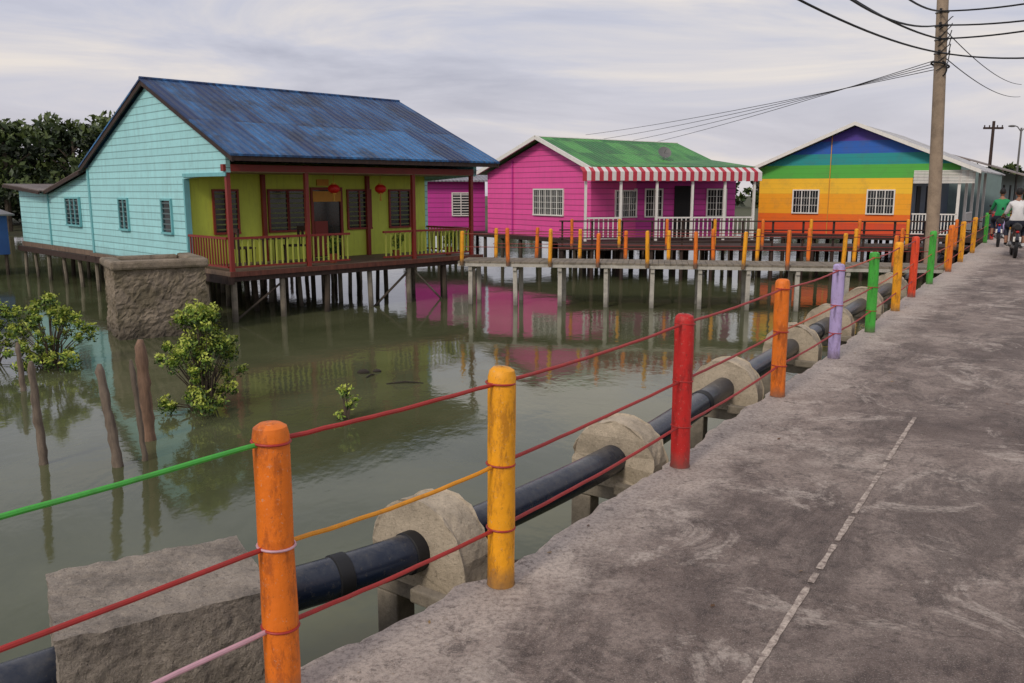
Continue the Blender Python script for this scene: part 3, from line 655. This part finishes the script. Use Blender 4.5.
mb=MB(); slabx(mb,T3,-.45,-.4,(-.37,EZ-.2),(mid,AZ-.06),.14); slabx(mb,T3,-.45,-.4,(mid,AZ-.06),(WF+.72,EZ-.34),.14); mb.obj('white_fascia',[M['white']],h3)
mb=MB(); window(mb,T3,'x',1.45,2.42,.85,1.72,0,-1,style='grille'); window(mb,T3,'x',4.33,5.27,.85,1.72,0,-1,style='grille'); mb.obj('windows',[M['white'],M['glass'],M['white']],h3)
mb=MB()
for k in range(9): mb.box(T3,W3+.03,WF+.5,-.06,-.03,2.0+k*.055,2.04+k*.055,0)
for y_ in (0,2.2,4.4,6.6,8.8): mb.box(T3,WF-.05,WF+.05,y_,y_+.1,0,2.5,0)
railing(mb,T3,W3+.05,WF,.03,.85,0,.11,mp=0,mr=0); railing(mb,T3,2.3,4.4,WF,.85,0,.12,axis='y',mp=0,mr=0)
mb.box(T3,2.82,2.85,-.03,-.002,0,3.9,1)
mb.obj('porch_shutter_and_rails',[M['white'],paint('yellow_pipe',sr(216,150,50))],h3)
mb=MB(); mb.box(T3,-.2,WF+1.2,-.5,D3,-.16,-.003)
for x_ in np.arange(0,WF+1,1.2):
    for y_ in (-.3,2,4.5,7): mb.tube([T3(x_,y_,-1.8),T3(x_,y_,-.16)],.08,8)
mb.obj('deck_and_stilts',[M['darkbrown']],h3)
mb=MB()
for y_ in (1.0,3.4,6.0): mb.box(T3,W3,W3+.03,y_,y_+.9,0,1.9,0)
mb.obj('porch_doors',[M['dark']],h3)
h4=empty('village_house'); T4=frame((18.6,45.0),G3); mb=MB(); w4=6
wedge_wall(mb,T4,[(0,0),(w4,0),(w4,2.6),(w4/2,3.6),(0,2.6)],0,.1); mb.box(T4,0,.1,.1,16,0,2.6); mb.box(T4,w4-.1,w4,.1,16,0,2.6); mb.obj('walls',[paint('grey_green_wall',sr(120,140,140))],h4)
mb=MB(); slabx(mb,T4,-.4,16,(-.5,2.45),(w4/2,3.66),.05); slabx(mb,T4,-.4,16,(w4/2,3.66),(w4+1.4,2.25),.05); mb.obj('roof',[corr('zinc_roof',sr(128,118,112),sr(160,150,142),(-G3[1],G3[0]),rust=sr(120,80,56))],h4)
mb=MB()
for y_ in np.arange(0,16,2): mb.box(T4,w4+1.15,w4+1.25,y_,y_+.1,0,2.3)
for y_ in (1,5,9): mb.box(T4,w4,w4+.03,y_,y_+.9,0,2,1)
mb.obj('porch_posts',[M['white'],M['dark']],h4)
mb=MB(); mb.box(T4,-.2,w4+1.6,-.4,16,-.15,-.003); mb.obj('floor',[M['darkbrown']],h4)
# =============== boardwalk
bw=empty('boardwalk'); Tw=frame((-1.35,21.35),(11.6,-1.9)); LW=11.9
mb=MB(); x_=0
while x_<LW:
    wd=rng.uniform(.13,.17); mb.box(Tw,x_,min(x_+wd-.01,LW),-.02+rng.uniform(-.02,.01),1.25,-.05,rng.uniform(-.006,0),0); x_+=wd
mb.box(Tw,0,LW,-.03,.03,-.13,-.055,1); mb.box(Tw,0,LW,1.15,1.22,-.13,-.055,1)
mb.obj('deck_boards',[M['pile'],M['pilewh']],bw)
mb=MB()
for x_ in np.arange(.3,LW-.3,1.13):
    for y_ in (.1,1.1):
        l=rng.uniform(-.04,.04); mb.prism([Tw(x_-.05+l,y_-.05,-1.8),Tw(x_+.05+l,y_-.05,-1.8),Tw(x_+.05+l,y_+.05,-1.8),Tw(x_-.05+l,y_+.05,-1.8)],Tw(-l,0,1.665)-Tw(0,0,0),0)
    mb.box(Tw,x_-.045,x_+.045,.0,1.3,-.23,-.136,0)
mb.obj('piles',[M['pilewh']],bw)
for s_,(yy,off) in enumerate(((-.08,.1),(1.3,.65))):
    mb=MB()
    for k,x_ in enumerate(np.arange(off,LW-.5,1.13)):
        q=Tw(x_+rng.uniform(-.08,.08),yy,0); post(mb,q.x,q.y,.9+rng.uniform(-.08,.04),.048,-.1,k%2,(rng.uniform(-.04,.04),0))
    mb.obj('posts_%d'%s_,[PM['y'],PM['o']],bw,True)
    mb=MB()
    for h in (.68,.36): mb.tube([Tw(off,yy,h),Tw(LW*.5,yy,h-.01),Tw(LW-.6,yy,h)],.010,6)
    mb.obj('rail_%d'%s_,[M['redbrown']],bw)
rwk=empty('rear_walkway'); Tr=frame((1.5,27.2),(1,-.03)); LR=13.2
mb=MB(); mb.box(Tr,0,LR,0,1.7,-.14,-.01)
for x_ in np.arange(.1,LR,.95):
    for y_ in (.1,1.5): mb.tube([Tr(x_,y_,-1.8),Tr(x_,y_,-.14)],.06,8)
    mb.box(Tr,x_-.03,x_+.03,.055,.1,-.01,.8,0)
for h in (.78,.5,.25): mb.box(Tr,0,LR,.0,.05,h-.02,h+.02,0)
mb.obj('deck_and_railing',[M['darkbrown']],rwk)
mb=MB()
for k,x_ in enumerate(np.arange(.4,LR,1.5)): q=Tr(x_,-.05,0); post(mb,q.x,q.y,.95,.05,-.1,k%2)
mb.obj('painted_posts',[PM['o'],PM['y']],rwk,True)
hs=empty('tin_shed'); Ts=frame((-18.6,27.4),(.709,.705)); mb=MB(); mb.box(Ts,0,2.2,0,2,-.4,.9,0); slab(mb,Ts,-.2,2.4,(-.2,.9),(2.2,1.1),.05,1)
mb.box(Ts,.3,1.0,-.02,.0,-.3,.6,2)
for a_ in (0.1,2.1):
    for b_ in (0.1,1.9): mb.tube([Ts(a_,b_,-1.8),Ts(a_,b_,-.4)],.06,8,3)
mb.obj('shed_parts',[paint('blue_sheet',sr(50,90,150)),M['greydk'],M['dark'],M['piledk']],hs)
# =============== utility pole and wires
up=empty('utility_pole'); mb=MB(); px,py=10.12,20.5
tl=-.045
mb.tube([(px,py,-1.8),(px+tl*2,py,2),(px+tl*8.6,py,8.6)],[.15,.145,.11],18,0)
alg=Vector((.56,.83,0))
hts=(4.85,5.15,5.45,5.75); cx=lambda h:px+tl*h
for h in hts: mb.torus((cx(h),py,h),(0,0,1),.135,.016,18,6,1); mb.tube([Vector((cx(h),py,h))-alg*.12,Vector((cx(h),py,h))-alg*.22],.022,8,1); mb.tube([Vector((cx(h),py,h))-alg*.22+Vector((0,0,-.05)),Vector((cx(h),py,h))-alg*.22+Vector((0,0,.06))],.03,8,2)
mb.torus((cx(4.6),py,4.6),(.3,0,1),.2,.02,20,6,2); mb.torus((cx(4.55),py-.1,4.5),(1,.2,.1),.16,.018,20,6,2)
for k in range(6): mb.tube([(cx(4.9)-.13,py-.12,4.45+.18*k),(cx(4.9)+.1,py-.17,4.62+.2*k),(cx(5)+.17,py-.1,4.9+.15*k)],.012,6,2)
mb.obj('pole_and_brackets',[concrete('pole_concrete',sr(168,148,126),.6,1.25,3,.3,tide=False),M['metal'],M['black']],up,True)
wr=empty('overhead_wires')
def wire(mb,a,b,sag,r=.012,n=24):
    a=Vector(a);b=Vector(b); mb.tube([a.lerp(b,k/n)-Vector((0,0,4*sag*(k/n)*(1-k/n))) for k in range(n+1)],r,6)
mb=MB()
for i,(h,le,ls,re,rs) in enumerate(zip(hts,((-1.5,6.5,5.3),(-.6,6.5,5.6),(0,6.5,5.5),(1,7,6.0)),(.45,.5,.8,.7),((12.5,12.5,5.0),(12.6,12.5,5.6),(12.8,12.5,5.7),(13,12.5,6.3)),(.6,.4,.45,.5))):
    o=Vector((cx(h),py,h))-alg*.22
    wire(mb,o,le,ls,.019); wire(mb,o,re,rs,.019)
    if i%2==0: wire(mb,o+alg*.4,Vector((26,45,h+1.6)),.3,.012)
for i in range(4): wire(mb,(cx(4.6)-.1,py,4.5+.07*i),(3.8+i*1.0,45+i,4.55-.15*i),.12,.009)
mb.obj('cables',[M['black']],wr,True)
mb=MB(); q=Vector((24.5,44.5,0)); mb.tube([q+Vector((0,0,-1.8)),q+Vector((0,0,5.2))],[.1,.07],10); mb.box(lambda a_,b_,c_:q+Vector((a_,b_,c_)),-.5,.5,-.04,.04,4.8,4.9)
for k in (-.45,-.2,.2,.45): mb.tube([q+Vector((k,0,4.9)),q+Vector((k,0,5.0))],.03,6)
mb.obj('wooden_power_pole',[M['darkbrown']])
mb=MB(); q=Vector((25.35,43.5,0)); mb.tube([q+Vector((0,0,-1.8)),q+Vector((0,0,4.8))],[.06,.045],8)
for s_ in (-1,1): mb.tube([q+Vector((0,0,4.6)),q+Vector((s_*.2,0,4.85)),q+Vector((s_*.35,0,4.9))],.025,8); mb.ell(q+Vector((s_*.48,0,4.88)),(.2,.1,.055),12,7)
mb.obj('street_lamp',[M['greydk']],smooth=True)
# =============== riders
def rider_and_bike(x,y,d,shirt,bikecol,short):
    T=frame((x,y),d,.002)
    bk=empty('motorcycle'); mb=MB(); ax=T(0,1,0)-T(0,0,0)
    for wx in (-.6,.62):
        c_=T(wx,0,.29); mb.torus(c_,ax,.255,.045,28,8,0); mb.torus(c_,ax,.21,.014,24,6,1)
        mb.tube([c_-ax*.05,c_+ax*.05],.045,10,1)
        for k in range(8):
            t_=k*math.pi/4; mb.tube([c_,T(wx+.2*math.cos(t_),0,.29+.2*math.sin(t_))],.007,4,1)
    mb.obj('wheels',[M['black'],M['metal']],bk,True)
    mb=MB()
    for wx,a0,a1 in ((-.6,20,150),(.62,30,140)):
        pts=[T(wx+.33*math.cos(math.radians(a_)),0,.29+.33*math.sin(math.radians(a_))) for a_ in range(a0,a1+1,13)]
        mb.tube(pts,[.05]*len(pts),8,0)
    mb.tube([T(.48,0,.95),T(.42,0,.6),T(.1,0,.42),T(-.25,0,.5),T(-.62,0,.74)],[.06,.09,.1,.12,.06],12,0)
    mb.ell(T(.5,0,.86),(.12,.17,.14),14,9,0); mb.ell(T(.5,0,1.0),(.11,.13,.08),12,8,0)
    mb.tube([T(.44,.17,.9),T(.36,.2,.6),T(.28,.17,.36)],[.05,.07,.04],8,0); mb.tube([T(.44,-.17,.9),T(.36,-.2,.6),T(.28,-.17,.36)],[.05,.07,.04],8,0)
    mb.obj('bodywork',[bikecol],bk,True)
    mb=MB()
    mb.tube([T(.12,0,.74),T(-.1,0,.76),T(-.4,0,.79),T(-.68,0,.8)],[.08,.115,.12,.07],12,0)
    mb.tube([T(.45,.06,.9),T(.62,.06,.29)],.025,8,1); mb.tube([T(.45,-.06,.9),T(.62,-.06,.29)],.025,8,1)
    mb.tube([T(.36,.34,1.0),T(.45,.16,1.03),T(.46,0,1.0),T(.45,-.16,1.03),T(.36,-.34,1.0)],.014,8,1)
    for s_ in (1,-1):
        mb.tube([T(.36,.34*s_,1.0),T(.41,.24*s_,1.015)],.02,8,0); mb.tube([T(.43,.2*s_,1.03),T(.42,.3*s_,1.22)],.007,6,1); mb.ell(T(.42,.32*s_,1.25),(.02,.06,.04),10,6,0)
        mb.tube([T(-.05,.2*s_,.3),T(-.05,.1*s_,.3)],.018,6,0)
    mb.ell(T(.05,0,.33),(.17,.1,.12),12,8,1); mb.tube([T(.1,-.12,.25),T(-.3,-.14,.27),T(-.75,-.15,.36)],[.02,.035,.045],10,1)
    mb.tube([T(0,.06,.33),T(-.6,.07,.29)],.025,6,1)
    mb.ell(T(-.73,0,.68),(.03,.07,.035),10,6,2); mb.box(T,-.84,-.83,-.09,.09,.44,.56,3); mb.tube([T(-.7,0,.7),T(-.83,0,.5)],.02,6,0)
    mb.obj('seat_fork_engine',[M['black'],M['metal'],plain('tail_lamp',sr(180,16,16),.3),M['white']],bk,True)
    J=[(-.22,0,.93),(-.2,0,1.1),(-.16,0,1.28),(-.13,0,1.41),(-.11,0,1.5),(-.09,0,1.58),
       (-.13,.17,1.39),(.0,.25,1.16),(.2,.31,1.08),(.31,.31,1.05),
       (-.13,-.17,1.39),(.0,-.25,1.16),(.2,-.31,1.08),(.31,-.31,1.05),
       (-.16,.11,.89),(.12,.2,.84),(.2,.2,.76),(.06,.2,.42),(.02,.2,.35),(.17,.21,.325),
       (-.16,-.11,.89),(.12,-.2,.84),(.2,-.2,.76),(.06,-.2,.42),(.02,-.2,.35),(.17,-.21,.325)]
    E=[(0,1),(1,2),(2,3),(3,4),(4,5),(3,6),(6,7),(7,8),(8,9),(3,10),(10,11),(11,12),(12,13),(0,14),(14,15),(15,16),(16,17),(17,18),(18,19),(0,20),(20,21),(21,22),(22,23),(23,24),(24,25)]
    R=[.15,.135,.15,.12,.055,.05, .07,.05,.036,.03,.07,.05,.036,.03,.1,.082,.065,.045,.04,.04,.1,.082,.065,.045,.04,.04]
    me=bpy.data.meshes.new('tmp'); me.from_pydata([tuple(T(*j)) for j in J],E,[]); ob=bpy.data.objects.new('tmp',me); S.collection.objects.link(ob)
    ob.modifiers.new('skin','SKIN')
    for i,r in enumerate(R): me.skin_vertices[0].data[i].radius=(r,r); me.skin_vertices[0].data[i].use_root=(i==0)
    ss=ob.modifiers.new('sub','SUBSURF'); ss.levels=2; ss.render_levels=2
    dg=bpy.context.evaluated_depsgraph_get(); nm=bpy.data.meshes.new_from_object(ob.evaluated_get(dg)); bpy.data.objects.remove(ob)
    rd=empty('motorcycle_rider')
    body=bpy.data.objects.new('body',nm); S.collection.objects.link(body); body.parent=rd
    skin=plain('skin',sr(150,104,78),.55)
    nm.materials.clear()
    for m_ in (skin,shirt,short,M['black']): nm.materials.append(m_)
    iv=Vector((x,y,0)); ex=Vector(d).normalized().to_3d()
    for p in nm.polygons:
        p.use_smooth=True; l=p.center-iv; fx=l.dot(ex); z=l.z
        if z>1.475: k=0
        elif z<.37: k=3
        elif z<.97 and not(fx>.22 and z>.95): k=2 if z>.55 else 0
        elif fx>.02 and z<1.2 : k=0
        else: k=1
        p.material_index=k
    mb=MB(); hc=T(-.06,0,1.68); Rm=Matrix((tuple(ex),(-ex.y,ex.x,0),(0,0,1))).transposed()
    mb.ell(hc,(.095,.075,.12),18,14,0,Rm); mb.ell(hc+Rm@Vector((-.018,0,.025)),(.098,.084,.112),18,14,1,Rm)
    mb.ell(hc+Rm@Vector((.098,0,-.01)),(.02,.014,.024),8,6,0,Rm)
    for s_ in (1,-1):
        mb.ell(hc+Rm@Vector((.0,.08*s_,-.01)),(.02,.01,.032),8,6,0,Rm); mb.ell(hc+Rm@Vector((.086,.03*s_,.012)),(.012,.014,.008),8,6,2,Rm)
    mb.ell(hc+Rm@Vector((.088,0,-.055)),(.012,.026,.007),8,6,3,Rm)
    mb.obj('head',[skin,plain('hair',sr(26,20,18),.7),M['white'],plain('lips',sr(130,70,60),.6)],rd,True)
    mb=MB()
    for s_ in (1,-1):
        mb.ell(T(.335,.31*s_,1.035),(.045,.04,.022),10,7,0,Rm)
        for k in range(4):
            yy=(.275+.022*k)*s_; mb.tube([T(.355,yy,1.04),T(.395,yy,1.035),T(.408,yy,1.01),T(.39,yy,.992)],[.011,.01,.009,.007],6,0)
        mb.tube([T(.33,.27*s_,1.03),T(.35,.25*s_,1.01),T(.375,.25*s_,.995)],[.012,.01,.008],6,0)
    mb.obj('hands',[skin],rd,True)
denim=plain('shorts_dark',sr(40,44,58),.8)
rider_and_bike(13.38,22.75,(.45,.89),plain('shirt_white',sr(226,224,222),.8),plain('bike_dark',sr(36,36,42),.3),denim)
rider_and_bike(15.45,27.15,(.50,.86),plain('shirt_green',sr(34,140,84),.8),plain('bike_blue',sr(30,50,110),.3),denim)
# =============== camera
f=850; tilt=math.atan(151.5/f)
cd=bpy.data.cameras.new('camera'); co=bpy.data.objects.new('camera',cd); S.collection.objects.link(co)
co.location=(0,0,1.75); co.rotation_euler=(math.pi/2-tilt,0,0); cd.sensor_width=36; cd.lens=36*f/1024; cd.clip_end=3000; cd.clip_start=.05
S.camera=co
